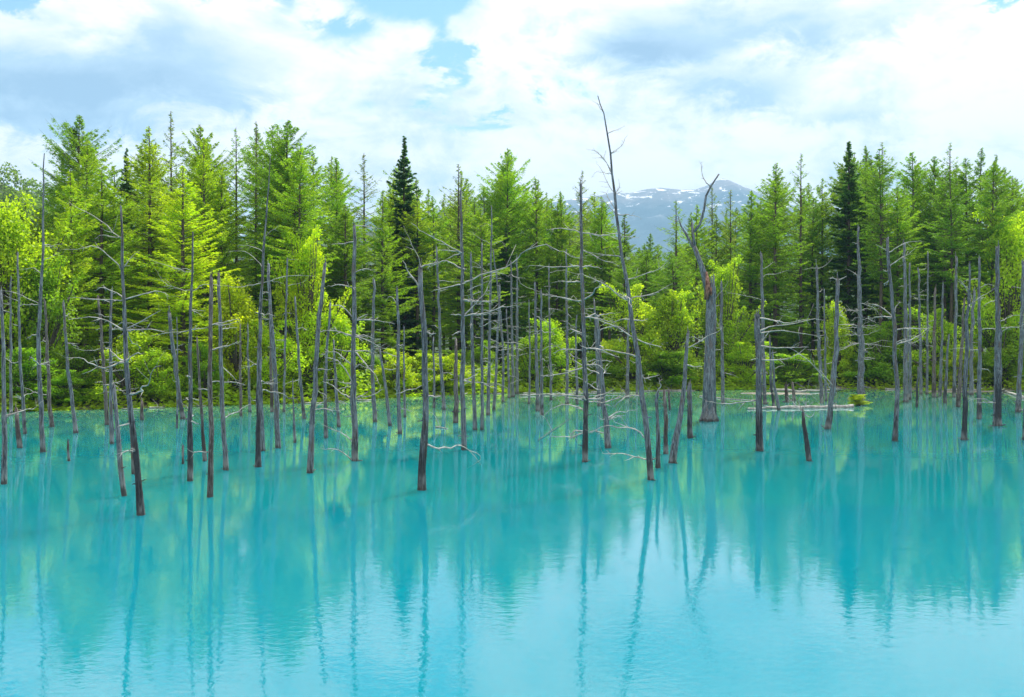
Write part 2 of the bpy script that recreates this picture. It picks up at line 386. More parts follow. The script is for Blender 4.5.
# ------------------------------------------------------------------ trees
def larch_meshes(name, seed, H=20.0, base=.2, R=2.6, nb=95, dens=1.0, shape=.8, droop=.0, blade=.15, bw=.024, flat=.5, topbare=.06):
    rg = np.random.RandomState(seed); rr = random.Random(seed)
    mb = MB(); k = 14
    bend = [rr.uniform(-.25, .25) for _ in range(2)]
    def axis(z):
        u = z/H; return Vector((bend[0]*math.sin(u*2.6), bend[1]*math.sin(u*3.1), z))
    pts = [axis(H*i/k) for i in range(k+1)]; pts[0].z = -.6
    mb.tube(pts, [.17*(1-i/k)**.85+.018 for i in range(k+1)], 8)
    Q = []; nb = int(nb*2.1); R = R*1.45
    for i in range(nb):
        u = (i+rr.random())/nb; tt = u**.92
        z = H*(base+(1-base)*tt)
        if z > H*.995: continue
        if rr.random() < .06*(tt > .5): continue
        prof = min(1, .55+tt*3)*(1-tt)**shape*min(1, (1-tt)*4.6+.05)
        L = (R*prof*rr.uniform(.35, 1.25)+.07)
        th = rr.random()*2*math.pi
        rise = -.10-droop+(1.0 if droop < .1 else .7)*tt**1.6+rr.uniform(-.22, .22)
        d = np.array([math.cos(th), math.sin(th), 0]); side = np.array([-math.sin(th), math.cos(th), 0])
        p0 = np.array(axis(z)); curv = rr.uniform(.05, .22)
        def bp(s):
            s = np.asarray(s)[:, None]
            return p0+d*s*L+np.array([0, 0, 1.])*(rise*s*L+curv*L*s*s)
        bpts = bp([0, .35, .7, 1.12]); mb.tube(bpts, [.028*L/2+.006, .02*L/2+.005, .010, .004], 3, cap=False)
        n = max(2, int(L*19*dens)); s = np.sort(rg.uniform(.12, 1.0, n)); B = bp(s)
        for sg in (-1, 1):
            tw = (.10+.34*(1-s))*L*rg.uniform(.4, 1.15, n)*.8
            tw = np.minimum(tw, .9)
            tdir = d*.75+side*sg; tdir = tdir/np.linalg.norm(tdir)
            m_ = max(2, int(3*dens+.5))
            for q in range(m_):
                f = (q+rg.uniform(.1, .9, n))/m_
                C = B+tdir*(tw*f)[:, None]; C[:, 2] += -.18*tw*f+rg.normal(0, .03, n)
                # a needle spray: long thin blade
                ax = tdir+rg.normal(0, .55, (n, 3)); ax[:, 2] = ax[:, 2]*flat-.12
                ax /= np.linalg.norm(ax, axis=1)[:, None]
                ax2 = np.cross(ax, rg.normal(0, 1, (n, 3))); ax2 /= np.linalg.norm(ax2, axis=1)[:, None]
                l = blade*rg.uniform(.6, 1.3, n)[:, None]; w_ = bw*rg.uniform(.7, 1.4, n)[:, None]
                Q.append(np.stack([C-ax*l*.2, C+ax*l*.35+ax2*w_, C+ax*l, C+ax*l*.35-ax2*w_], 1))
    Q = np.concatenate(Q)
    return mb.mesh(name+'_trunk'), quads(name+'_crown', Q)

def shrub_meshes(name, seed, H=4.0, R=1.8, nleaf=13000, leaf=.11, low=.05, nblob=30):
    rg = np.random.RandomState(seed); rr = random.Random(seed); mb = MB()
    cs = []
    for i in range(nblob):
        a = rr.random()*6.283; u = rr.random(); z = H*(low+.08+(1-low-.16)*u); rr_ = R*math.sqrt(rr.random())*(1.0 if u < .55 else 1-.7*(u-.55)/.45)*.92*(.75+.25*math.sin(a*2+seed))
        cs.append((rr_*math.cos(a), rr_*math.sin(a), z, rr.uniform(.13, .34)*R))
    for q in range(16):
        b0 = rr.choice(cs[:30]); a = rr.random()*6.283; o_ = rr.uniform(.1, .35)*R; up = rr.uniform(.10, .24)*H if b0[2] > H*.45 else rr.uniform(-.02, .1)*H
        for f in (.5, .8, 1.1): cs.append((b0[0]+math.cos(a)*(b0[3]+o_)*f, b0[1]+math.sin(a)*(b0[3]+o_)*f, max(.15, min(H*1.04, b0[2]+up*f)), rr.uniform(.07, .13)*R))
    for c in cs:
        mid = (c[0]*.3, c[1]*.3, c[2]*.45); mb.tube([(0, 0, -.3), mid, c[:3]], [.05, .03, .01], 5, cap=False)
    C = np.array(cs); w_ = C[:, 3]**1.6; idx = rg.choice(len(C), nleaf, p=w_/w_.sum())
    v = rg.normal(0, 1, (nleaf, 3)); v /= np.linalg.norm(v, axis=1)[:, None]
    r = C[idx, 3]*(rg.uniform(.2, 1.0, nleaf)**.6+np.abs(rg.normal(0, .22, nleaf)))
    pos = C[idx, :3]+v*r[:, None]*[1, 1, .85]; pos[:, 2] = np.maximum(pos[:, 2], .05)
    ax = v*.5+rg.normal(0, .8, (nleaf, 3)); ax[:, 2] = ax[:, 2]*.6-.1; ax /= np.linalg.norm(ax, axis=1)[:, None]
    nr = rg.normal(0, .7, (nleaf, 3))+[0, 0, 1]; ax2 = np.cross(ax, nr); ax2 /= np.linalg.norm(ax2, axis=1)[:, None]
    l = leaf*rg.uniform(.6, 1.3, nleaf)[:, None]
    Q = np.stack([pos, pos+ax*l*.45+ax2*l*.38, pos+ax*l, pos+ax*l*.45-ax2*l*.38], 1)
    return mb.mesh(name+'_stem'), quads(name+'_foliage', Q)

print('trees...')
KINDS = {}
KINDS['larch'] = [larch_meshes('larch', 10+i, base=b, R=r, nb=n, dens=.95, shape=s_) for i, (b, r, n, s_) in enumerate(
    [(.14, 2.5, 100, .62), (.2, 2.2, 95, .52), (.12, 2.8, 105, .75), (.24, 2.4, 90, .55), (.16, 2.0, 90, .45)])]
KINDS['tall'] = [larch_meshes('larch', 40+i, base=b, R=r, nb=n, dens=.9, shape=s_) for i, (b, r, n, s_) in enumerate(
    [(.42, 2.1, 72, .5), (.36, 1.9, 76, .45), (.46, 2.3, 64, .6)])]
KINDS['sparse'] = [larch_meshes('larch', 60+i, base=b, R=r, nb=n, dens=.5, shape=.6) for i, (b, r, n) in enumerate([(.25, 1.9, 60), (.2, 2.1, 66)])]
KINDS['round'] = [larch_meshes('larch', 70, base=.15, R=2.9, nb=125, dens=1.15, shape=.42), larch_meshes('larch', 71, base=.2, R=2.6, nb=120, dens=1.1, shape=.36)]
KINDS['fir'] = [larch_meshes('fir', 80, base=.06, R=2.1, nb=170, dens=1.35, shape=.75, droop=.22, bw=.032), larch_meshes('fir', 81, base=.1, R=1.9, nb=160, dens=1.3, shape=.8, droop=.15, bw=.032)]
KINDS['shrub'] = [shrub_meshes('shrub', 90+i) for i in range(4)]
KINDS['broad'] = [shrub_meshes('broadleaf', 100, H=4.0, R=1.5, nleaf=16000, leaf=.085, low=.08, nblob=44)]
COLR = {'y': (.23, .38, .016), 'g': (.18, .345, .018), 'm': (.135, .275, .020), 'd': (.065, .17, .035), 'D': (.045, .125, .042),
        'Y': (.36, .49, .010), 'b': (.30, .47, .02), 'p': (.14, .23, .045)}
RT = random.Random(7)
FIRST = {}
def plant(kind, px, topy, D, ck, label, cat, group, R=None, vi=None, x=None, H=None, wpx=None):
    """the first of a kind is built, every other one copies it and its parts"""
    var = KINDS[kind]; vi = RT.randrange(len(var)) if vi is None else vi % len(var)
    X = (px-CX)/F*D if x is None else x
    gz = float(ground_h(np.array(X), np.array(D)))
    h = ((CY-topy)/F*D+CAMZ-gz) if H is None else H
    unit = 4.0 if kind in ('shrub', 'broad') else 20.0
    key = (kind, vi)
    nm = {'fir': 'fir_tree', 'shrub': 'shrub', 'broad': 'broadleaf_tree'}.get(kind, 'larch_tree')
    if key not in FIRST:
        root = empty(nm, (X, D, gz))
        a = mesh_obj('stem' if kind == 'shrub' else 'trunk', var[vi][0], M_BARK, root)
        b = mesh_obj('foliage' if kind == 'shrub' else 'crown', var[vi][1], M_LEAF if unit == 4 else M_NEEDLE, root)
        FIRST[key] = root; parts = [a, b]
    else:
        src = FIRST[key]; root = src.copy(); COL.objects.link(root); parts = []
        for c in SRCPARTS[key]:
            q = c.copy(); q.parent = root; COL.objects.link(q); parts.append(q)
    if key not in SRCPARTS: SRCPARTS[key] = parts
    s = h/unit
    if wpx: sxy = wpx/F*D/2/({'shrub': 1.75, 'broad': 1.6}.get(kind, 2.5))
    else: sxy = (R or 1.0)*(.55+.45*s)
    root.location = (X, D, gz); root.rotation_euler = (0, 0, RT.uniform(0, 6.28)); root.scale = (sxy, sxy, s)
    c0 = COLR[ck]; j = RT.uniform(.88, 1.12); parts[1].color = (c0[0]*j*RT.uniform(.92, 1.1), c0[1]*j, c0[2]*j, 1)
    for k_ in ('label', 'category', 'group'):
        if k_ in root: del root[k_]
    tag(root, label, cat, group); return root
SRCPARTS = {}
GF = 'conifers along the front of the forest'
FRONT = [  # kind, px, top y, distance, colour, width factor, label
 ('larch', 22, 205, 62, 'g', 1.1, 'green larch filling the far left edge beside the bare tall pole'),
 ('round', 80, 115, 64, 'm', .92, 'tall larch with broad rounded top, highest tree at the left end of the forest'),
 ('larch', 62, 150, 66, 'm', 1.0, 'green larch on the left shoulder of the tall round-topped larch'),
 ('larch', 101, 172, 57, 'y', 1.25, 'yellow-green larch with layered boughs between the tall round-topped larch and the thin dead pole'),
 ('fir', 126, 148, 68, 'd', .8, 'narrow dark conifer squeezed between two yellow-green larches at left'),
 ('larch', 149, 126, 60, 'y', 1.15, 'tall yellow-green larch just left of the sparse spindly tip'),
 ('sparse', 170, 111, 68, 'p', .9, 'spindly larch tip with bare spokes poking above the yellow-green trees'),
 ('larch', 183, 165, 56, 'Y', 1.2, 'brightest yellow-green larch in the left half, in front of the spindly tip'),
 ('round', 199, 124, 64, 'y', .85, 'tall pale larch with feathery round head, right of the spindly tip'),
 ('sparse', 236, 127, 66, 'g', .9, 'slim larch with visible dark stem, left of the two thin tips'),
 ('larch', 222, 172, 62, 'y', 1.0, 'mid-height feathery larch behind the pair of grey poles'),
 ('sparse', 256, 121, 70, 'p', .8, 'thin see-through larch tip just left of the tall pointed dead pole'),
 ('round', 289, 120, 66, 'm', 1.05, 'bulky dark green larch behind the tall pointed dead pole'),
 ('larch', 312, 150, 70, 'g', 1.0, 'green larch on the right shoulder of the bulky dark green larch'),
 ('larch', 336, 157, 72, 'g', 1.0, 'light green larch with pointed top between bulky larch and dark fir'),
 ('sparse', 364, 153, 74, 'p', 1.0, 'thin larch with airy tip left of the dark spire-shaped fir'),
 ('larch', 345, 205, 66, 'm', 1.25, 'layered green larch directly behind the tall straight snag with side twigs'),
 ('larch', 383, 190, 70, 'g', 1.0, 'green larch touching the left side of the dark spire-shaped fir'),
 ('fir', 405, 136, 76, 'D', 1.05, 'very dark spire-shaped fir, darkest treetop left of the middle'),
 ('larch', 432, 196, 76, 'g', 1.0, 'short green larch just right of the dark spire-shaped fir'),
 ('sparse', 459, 164, 78, 'p', 1.1, 'airy larch whose open tip rises over the straight snag near the middle'),
 ('larch', 484, 186, 80, 'g', 1.05, 'green larch left of the central pointed larch'),
 ('round', 507, 148, 82, 'g', .95, 'central larch with pointed sparse tip above a broad green head'),
 ('larch', 535, 178, 82, 'g', 1.1, 'green larch on the right shoulder of the central larch'),
 ('larch', 560, 192, 82, 'm', 1.0, 'green larch between the central larch and the snag reaching above the treeline'),
 ('sparse', 582, 170, 84, 'p', .9, 'thin larch tip right behind the straight snag in the middle right'),
 ('larch', 602, 196, 84, 'g', 1.1, 'larch at the left rim of the mountain gap'),
 ('larch', 625, 214, 86, 'm', 1.2, 'low larch below the mountain, behind the leaning bent snag'),
 ('larch', 651, 233, 90, 'm', 1.0, 'lowest larch in the mountain gap'),
 ('sparse', 676, 200, 80, 'g', 1.15, 'open larch in the mountain gap left of the forked dead trunk'),
 ('larch', 697, 204, 84, 'g', 1.0, 'green larch right behind the forked dead trunk'),
 ('sparse', 712, 186, 90, 'p', 1.0, 'faint slim larch in front of the snowy peak'),
 ('sparse', 730, 190, 86, 'p', 1.0, 'faint slim larch just right of the snowy peak'),
 ('larch', 752, 190, 84, 'g', 1.15, 'green larch at the right rim of the mountain gap'),
 ('larch', 776, 163, 82, 'g', 1.15, 'tall pointed larch first to rise right of the mountain'),
 ('sparse', 801, 153, 84, 'g', 1.0, 'slim larch with needle-thin leader left of the dark conifer at right'),
 ('larch', 822, 178, 86, 'g', 1.0, 'green larch touching the left side of the dark conifer at right'),
 ('fir', 849, 141, 84, 'd', 1.3, 'dark bushy conifer, darkest treetop in the right half'),
 ('sparse', 882, 142, 84, 'g', 1.15, 'tall larch with dark stem just right of the dark conifer'),
 ('larch', 898, 185, 80, 'g', 1.1, 'mid-height larch behind the snag with pale hooked arms'),
 ('tall', 912, 152, 86, 'g', 1.2, 'larch with open crown, first of the high group at right'),
 ('round', 934, 156, 86, 'g', .85, 'larch with rounded head in the high group at right'),
 ('sparse', 950, 143, 86, 'g', 1.1, 'highest thin larch tip in the group at right'),
 ('tall', 966, 158, 86, 'g', 1.1, 'larch with bare lower stem between two thin tips at right'),
 ('larch', 982, 148, 85, 'm', 1.0, 'dark green larch near the right edge with upright tip'),
 ('larch', 996, 154, 87, 'm', .9, 'twin-like dark green larch close to the right edge'),
 ('tall', 1012, 176, 85, 'g', 1.1, 'green larch second from the right edge'),
 ('larch', 1030, 168, 86, 'g', 1.0, 'green larch cut by the right edge of the view'),
]
for i, (k, px, ty, D, ck, R, lab) in enumerate(FRONT):
    plant(k, px, ty, D, ck, lab, 'larch' if k != 'fir' else 'fir', GF, R, vi=i)
# the forest behind
line = sorted([(f[1], f[2]) for f in FRONT]); LX = [l[0] for l in line]; LY = [l[1] for l in line]
nfill = 0
rows = [(0, 5.0), (6.5, 4.2), (12, 4.2), (18, 4.0), (25, 4.4), (33, 4.8), (44, 5.5), (57, 6.5)]
for ri, (off, step) in enumerate(rows):
    X = -62.0
    while X < 72:
        x = X+RT.uniform(-1.2, 1.2); X += step*RT.uniform(.8, 1.2)
        D = float(shoreY(x))+5.5+off+RT.uniform(-1.6, 1.6)
        px = CX+F*x/D
        if px < -70 or px > 1095: continue
        ly = float(np.interp(px, LX, LY))
        if ri == 0 and RT.random() < .45: continue
        ty = ly+RT.uniform(6, 44)-min(8, ri*1.6)
        if 606 < px < 690: ty = max(ty, 238+RT.uniform(0, 14))
        right = px > 600
        kind = 'tall' if (right and RT.random() < .8) or RT.random() < .35 else 'larch'
        if RT.random() < .05: kind = 'fir'
        if ri >= 5: kind = 'larch'
        if kind == 'fir': ty += 35
        ck = 'd' if kind == 'fir' else ('m' if right else ('g' if RT.random() < .6 else 'y'))
        if px < 260 and kind != 'fir' and RT.random() < .6: ck = 'y'
        plant(kind, px, ty, D, ck, ('dark conifer' if kind == 'fir' else 'slender larch')+' standing back in the forest, largely hidden by the trees in front',
              'fir' if kind == 'fir' else 'larch', 'dark conifers back in the forest' if kind == 'fir' else 'larches back in the forest', 1.0)
        nfill += 1
print('fill trees', nfill)
# shrubs and broadleaf trees at the edge
SHR = [ # kind, px, top y, width px, distance behind shoreline, colour, label
 ('broad', 2, 200, 100, 5, 'b', 'broad yellow-green leafy tree at the left edge of the view'),
 ('broad', 40, 262, 70, 6, 'g', 'leafy green tree low behind the tallest pole at the left edge'),
 ('shrub', 128, 334, 66, 2.2, 'b', 'big round bright shrub on the bank behind the dark leaning snag'),
 ('shrub', 160, 352, 44, 1.8, 'b', 'smaller bright shrub joined to the right of the big round shrub'),
 ('shrub', 66, 372, 50, 1.6, 'g', 'low shrub left of the big round bright shrub'),
 ('shrub', 20, 352, 60, 2.2, 'g', 'leafy shrub on the bank at the left edge'),
 ('shrub', 236, 283, 64, 4.0, 'Y', 'glowing yellow-green shrub behind the pair of grey poles'),
 ('broad', 308, 240, 60, 5.0, 'Y', 'tall glowing yellow-green sapling beside the long pointed pole'),
 ('shrub', 268, 325, 60, 3.0, 'Y', 'yellow-green bush between the glowing shrub and the glowing sapling'),
 ('shrub', 336, 318, 50, 3.0, 'b', 'green bush at the foot of the glowing sapling on its right'),
 ('shrub', 205, 345, 44, 2.4, 'g', 'dark little bush behind the paired poles at left'),
 ('shrub', 396, 352, 46, 2.0, 'Y', 'low bright bush left of the dark thick snag in the middle'),
 ('shrub', 446, 356, 56, 2.0, 'Y', 'low bright bush right of the dark thick snag in the middle'),
 ('shrub', 530, 340, 44, 2.4, 'g', 'low green bush behind the right edge of the tangle of grey branches'),
 ('shrub', 556, 322, 46, 3.4, 'b', 'rounded green bush behind the tangle of grey branches'),
 ('shrub', 596, 352, 50, 2.2, 'g', 'low bush behind the snag with the blackened foot'),
 ('shrub', 634, 292, 58, 4.0, 'b', 'bright bush behind the long leaning snag'),
 ('shrub', 672, 298, 50, 4.5, 'b', 'bright bush between the leaning snag and the massive trunk'),
 ('shrub', 665, 352, 66, 2.0, 'g', 'low leafy bush at the water behind the short leaning snag'),
 ('broad', 725, 266, 52, 5.0, 'b', 'tall bright leafy sapling right of the massive forked trunk'),
 ('shrub', 745, 345, 44, 2.0, 'b', 'low bright bush at the foot of the tall sapling'),
 ('shrub', 792, 356, 60, 2.0, 'g', 'spreading low bush behind the floating log'),
 ('shrub', 838, 306, 34, 4.0, 'b', 'small upright bush behind the smooth snag with the crooked tip'),
 ('shrub', 880, 326, 62, 3.0, 'g', 'grey-green bush behind the snag wrapped in drooping twigs'),
 ('shrub', 938, 314, 52, 3.5, 'b', 'bright bush behind the cluster of thin poles at right'),
 ('shrub', 962, 350, 40, 2.4, 'Y', 'low yellow-green bush right of the thin pole cluster'),
 ('broad', 1008, 218, 74, 5.0, 'b', 'large bright leafy tree near the right edge behind the thick twin snag'),
 ('shrub', 1000, 330, 60, 2.6, 'g', 'darker bush below the large bright leafy tree at right'),
]
for i, (k, px, ty, wp, off, ck, lab) in enumerate(SHR):
    D = 60.0
    for _ in range(6): D = float(shoreY((px-CX)/F*D))+.3+off*.6
    plant(k, px, ty, D, ck, lab, 'shrub' if k == 'shrub' else 'leafy tree', 'bright broadleaf growth on the bank', vi=i, wpx=wp*1.2)
for q in range(46):
    x = RT.uniform(-52, 66); D = float(shoreY(x))+RT.uniform(22, 60); h = RT.uniform(2.2, 4.2)
    plant('shrub', CX+F*x/D, 0, D, RT.choice('gm'), 'bush growing deep among the larch trunks, far back from the water', 'shrub', 'bushes deep inside the forest', H=h, wpx=h*1.3/D*F)
for px_, D_, h in ((783, 92, 4.5), (797, 97, 5), (811, 93, 4.2), (770, 99, 5), (790, 108, 5.5), (745, 104, 5), (825, 104, 5)):
    plant('shrub', px_, 0, D_, 'm', 'bush growing deep among the larch trunks, far back from the water', 'shrub', 'bushes deep inside the forest', H=h, wpx=h*1.2/D_*F)
X = -34.0
while X < 46:
    x = X+RT.uniform(-.8, .8); X += RT.uniform(1.6, 2.8); D = float(shoreY(x))+RT.uniform(3.5, 9)
    h = RT.uniform(1.2, 2.8)
    plant('shrub', CX+F*x/D, 0, D, RT.choice('ggmb'), 'low leafy bush in the undergrowth under the larches', 'shrub', 'undergrowth bushes under the larches', H=h, wpx=h*1.1/D*F)

# big-leaved plants along the bank and forest floor: nobody could count them
def ground_leaves(name, n, smin, smax, hmin, hmax, leaf, col, label, seed, xr=(-40, 50)):
    rg = np.random.RandomState(seed)
    x = rg.uniform(*xr, n); s = smin+(smax-smin)*rg.uniform(0, 1, n)**1.6; y = shoreY(x)+s
    cl = vnoise(x, y, .8, seed)*.5+.5
    keep = rg.uniform(0, 1, n) < np.clip((cl-.15)*1.9, .05, 1); x, y, s = x[keep], y[keep], s[keep]; n = len(x)
    z = ground_h(x, y)+np.minimum(1, .25+s*.5)*rg.uniform(hmin, hmax, n)*(.35+1.1*np.clip(.5+.9*vnoise(x, y, 1.3, seed+50), 0, 1.3))
    c = np.stack([x, y, z], 1); nr = rg.normal(0, .38, (n, 3))+[0, -.15, 1]; nr /= np.linalg.norm(nr, axis=1)[:, None]
    a = np.cross(nr, rg.normal(0, 1, (n, 3))); a /= np.linalg.norm(a, axis=1)[:, None]; b = np.cross(nr, a)
    r = leaf*rg.uniform(.5, 1.25, n)[:, None]
    Q = np.stack([c+(a*math.cos(q)+b*math.sin(q))*r*(1.0 if k_ % 2 else .8)-nr*r*(.18 if k_ % 2 else 0) for k_, q in enumerate(np.linspace(0, 2*math.pi, 7)[:-1])], 1)
    o = mesh_obj(name, quads(name, Q), M_LEAF); o.color = (*col, 1)
    tag(o, label, 'ground cover', kind='stuff'); return o
ground_leaves('bank_foliage', 42000, -.25, 4.5, .02, 1.2, .14, (.27, .42, .02), 'big round-leaved plants crowding the water edge along the bank', 5)
ground_leaves('forest_undergrowth', 90000, 2.5, 70, .05, .9, .16, (.09, .18, .02), 'leafy undergrowth carpeting the forest floor', 6, (-55, 65))

# far wooded hillside at the left: one mass
def hillside(seed=3):
    rg = np.random.RandomState(seed); Q = []
    for i in range(420):
        x = rg.uniform(-330, -60); y = rg.uniform(170, 330); z = float(hill_z(np.array(x), np.array(y)))
        r = rg.uniform(2.4, 4.2); n = 420; v = rg.normal(0, 1, (n, 3)); v /= np.linalg.norm(v, axis=1)[:, None]
        p = np.array([x, y, z+r*.9])+v*(r*rg.uniform(.6, 1.08, n))[:, None]*[1, 1, 1.2]
        a = rg.normal(0, 1, (n, 3)); a /= np.linalg.norm(a, axis=1)[:, None]; b = np.cross(a, rg.normal(0, 1, (n, 3))); b /= np.linalg.norm(b, axis=1)[:, None]
        l = .55*rg.uniform(.6, 1.3, n)[:, None]; Q.append(np.stack([p-a*l, p+b*l*.6, p+a*l, p-b*l*.6], 1))
    o = mesh_obj('hillside_forest', quads('hillside_forest', np.concatenate(Q)), M_LEAF); o.color = (.13, .23, .035, 1)
    tag(o, 'distant mass of green woods covering the hill at the left', 'forest', kind='stuff')
hillside()

# ------------------------------------------------------------------ dead trees standing in the water
RS = random.Random(21)
def P3(px, py, D): return Vector(((px-CX)/F*D, D, CAMZ+(CY-py)/F*D))
def branch_mesh(pts, r0, rng, twigs=3, sides=5):
    mb = MB(); n = len(pts)
    # smooth the polyline
    jit = sum((b-a).length for a, b in zip(pts[:-1], pts[1:]))*.048
    pts = [p if i == 0 else p+Vector((rng.gauss(0, 1), rng.gauss(0, 1), rng.gauss(0, 1)))*jit*.8 for i, p in enumerate(pts)]
    for _ in range(2):
        if _ == 1: pts = [p if i == 0 else p+Vector((rng.gauss(0, 1), rng.gauss(0, 1), rng.gauss(0, 1)))*jit*.45 for i, p in enumerate(pts)]
        q = [pts[0]]
        for a, b in zip(pts[:-1], pts[1:]): q += [a*.75+b*.25, a*.25+b*.75]
        q.append(pts[-1]); pts = q
    L = sum((b-a).length for a, b in zip(pts[:-1], pts[1:])); k = len(pts)
    pts = [p+Vector((rng.gauss(0, 1), rng.gauss(0, 1), rng.gauss(0, 1)))*L*.006*min(1, i) for i, p in enumerate(pts)]
    rs = [r0*(1-i/(k-1))**.9*.95*(1.35 if i == 0 else 1)+r0*.10 for i in range(k)]
    mb.tube(pts, rs, sides, cap=True)
    for _ in range(twigs*2+2):
        i = rng.randrange(k//4, k-1); p = pts[i]; d = (pts[i+1]-pts[i]).normalized()
        s = Vector((rng.gauss(0, 1), rng.gauss(0, 1), rng.gauss(0, .7))); s = (s-d*s.dot(d)).normalized()
        l = L*rng.uniform(.07, .28); e = p+(d*.7+s).normalized()*l
        m = (p+e)/2+Vector((0, 0, rng.uniform(-.06, .06)*l))
        mb.tube([p, m, e], [rs[i]*.6, rs[i]*.4, rs[i]*.2], 4)
    return mb
def snag(path, wpx, label, mat=None, n=8, top=.45, extra=(), blen=(.35, 1.3), by=None, sides=12, hrange=(.2, .9), name='dead_tree', group='dead trees standing in the turquoise water', bw=1.0, flare=.12, jag=1.0):
    """path: base to tip, measured against the photograph; first point is the waterline"""
    D = F*CAMZ/((by or path[0][1])-CY)
    base = P3(path[0][0], CY+F*CAMZ/D, D)
    root = empty(name, base); tag(root, label, 'dead tree', group)
    rng = random.Random(hash((path[0][0]*7+path[0][1]*13)) & 0xffff)
    dl = rng.uniform(-.05, .05)
    P = [P3(x, y, D) for x, y in path]; P[0] = base.copy()
    H = P[-1].z-base.z
    for p in P: p.y += dl*(p.z-base.z)
    P = [P[0]+Vector((0, 0, -1.6))-Vector(((P[1]-P[0]).x*.5*1.6/max(.4, (P[1]-P[0]).z), 0, 0))*.5]+P
    Q = []
    for a, b in zip(P[:-1], P[1:]):
        k = max(2, int((b-a).length/.4))
        for i in range(k): Q.append(a.lerp(b, i/k))
    Q.append(P[-1])
    r0 = wpx*.82/2/F*D
    pts = []; rs = []
    for i, p in enumerate(Q):
        u = max(0, (p.z-base.z)/max(H, .01)); wob = min(1, u*6)*r0*.35
        pts.append(p-base+Vector((rng.gauss(0, 1)*wob*.5, rng.gauss(0, 1)*wob*.5, 0)))
        z = p.z-base.z
        rs.append(r0*((1-u)**.9*(1-top)+top)*(1+flare*math.exp(-max(0, z)/.35))*rng.uniform(.93, 1.07))
    mb = MB(); mb.tube(pts, rs, sides, rng, .13, jag=rs[-1]*1.8*jag)
    # splinters at the broken tip, knots and stubs of lost branches on the way up
    tp, rt = pts[-1], rs[-1]
    for q in range(2 if rt > .02 else 1):
        a = rng.uniform(0, 6.28); o_ = Vector((math.cos(a), math.sin(a), 0))*rt*.45
        mb.tube([tp+o_-Vector((0, 0, rt*2)), tp+o_*1.1+Vector((0, 0, rt*rng.uniform(1.5, 5)))], [rt*.5, rt*.08], 5)
    for q in range(int(3+H*3.0)):
        i = rng.randrange(3, len(pts)-1) if len(pts) > 5 else 2
        a = rng.uniform(0, 6.28); dv = Vector((math.cos(a), math.sin(a), rng.uniform(-.2, .5))).normalized()
        l = rs[i]*rng.uniform(1.25, 2.6); mb.tube([pts[i], pts[i]+dv*l], [max(.006, rs[i]*.28), max(.003, rs[i]*.12)], 5)
    mesh_obj('trunk', mb.mesh('trunk'), mat or M_SNAG, root)
    def trunk_at(zr):
        j = min(range(len(pts)), key=lambda i: abs(pts[i].z-zr)); return pts[j], rs[j]
    for e in extra:
        e, rb = (e[0], e[1]) if isinstance(e[0], (list, tuple)) and isinstance(e[1], (int, float)) else (e, 1.0)
        dep = rng.uniform(-.35, .35); kk = len(e)
        q = []
        w_ = abs(e[-1][0]-e[0][0])+abs(e[-1][1]-e[0][1])
        for i, (x, y) in enumerate(e):
            q.append(P3(x, y, D+dep*(w_/F*D)*(i/(kk-1))+dl*(CAMZ+(CY-y)/F*D))-base)
        a, r = trunk_at(q[0].z); q[0] = a.copy()
        bm_ = branch_mesh(q, rb*bw*.84*max(.011, min(.022, r*.4)), rng, 2 if kk > 2 else 1)
        mesh_obj('branch', bm_.mesh('branch'), M_TWIG, root)
    if n >= 5: n = int(n*1.6)
    for i in range(n):
        u = rng.uniform(*hrange); a, r = trunk_at(u*H)
        th = rng.uniform(0, 6.28); L = rng.uniform(*blen)*rng.choice((.4, .7, 1, 1.3))*(1.1-.5*u)*min(1.0, .35+H/5)
        dv = Vector((math.cos(th), math.sin(th), rng.uniform(-.15, .35)))
        sag = rng.uniform(-.32, .22); bendv = Vector((-math.sin(th), math.cos(th), 0))*rng.uniform(-.2, .2)
        q = [a+dv*L*s+Vector((0, 0, sag*L*s*s))+bendv*L*s*s for s in (0, .33, .66, 1)]
        mesh_obj('branch', branch_mesh(q, bw*max(.008, min(.018, r*.35)), rng, rng.choice((0, 1, 1, 2)), 4).mesh('branch'), M_TWIG, root)
    return root
G, Dk, Rd = M_SNAG, M_SNAGD, M_SNAGR
# --- left
snag([(4,484),(4,440),(1,350),(-3,290)], 6.5, 'grey snag cut by the left edge, nearest one on that side', G, 3)
snag([(20,448),(15,409)], 5.5, 'short thick brown stump post, second from the left edge', Rd, 0, .7)
snag([(25,434),(19,350),(17,253)], 4, 'slim pole with pale shaft leaning left beside the short brown stump post', G, 5)
snag([(11,414),(12,340),(13,278)], 3.6, 'thin grey pole at the shore nearest the left edge', G, 4)
snag([(43,452),(40,380),(40,335),(43,290),(47,155)], 6, 'tallest pole at the left, bare and pointed, rising above the trees', G, 5, .18, [[(44,270),(32,266),(18,270)],[(42,300),(25,295),(2,290)]])
snag([(52,427),(49,385),(46,300)], 5, 'slanting snag with a broken dark foot just right of the tallest left pole', Rd, 3)
snag([(76,433),(70,370),(66,303)], 5, 'lone leaning pole left of the big round shrub', G, 3, .5)
snag([(58,405),(55,330),(53,272)], 3, 'very thin crooked stick close to shore behind the tallest left pole', G, 3)
snag([(69,461),(68,441)], 3.2, 'tiny stub barely out of the water right of the tallest left pole', Rd, 0, .7)
snag([(107,425),(104,360),(100,297)], 5, 'reddish brown pole in front of the big round shrub', Rd, 5)
snag([(112,444),(110,370),(111,290)], 5, 'grey pole paired closely with the reddish brown pole', G, 8, extra=[[(110,305),(95,298),(78,300)],[(110,330),(125,322),(140,326)]])
snag([(124,496),(119,440),(115,386)], 6, 'short blunt leaning post left of the nearest dark snag', G, 0, .7)
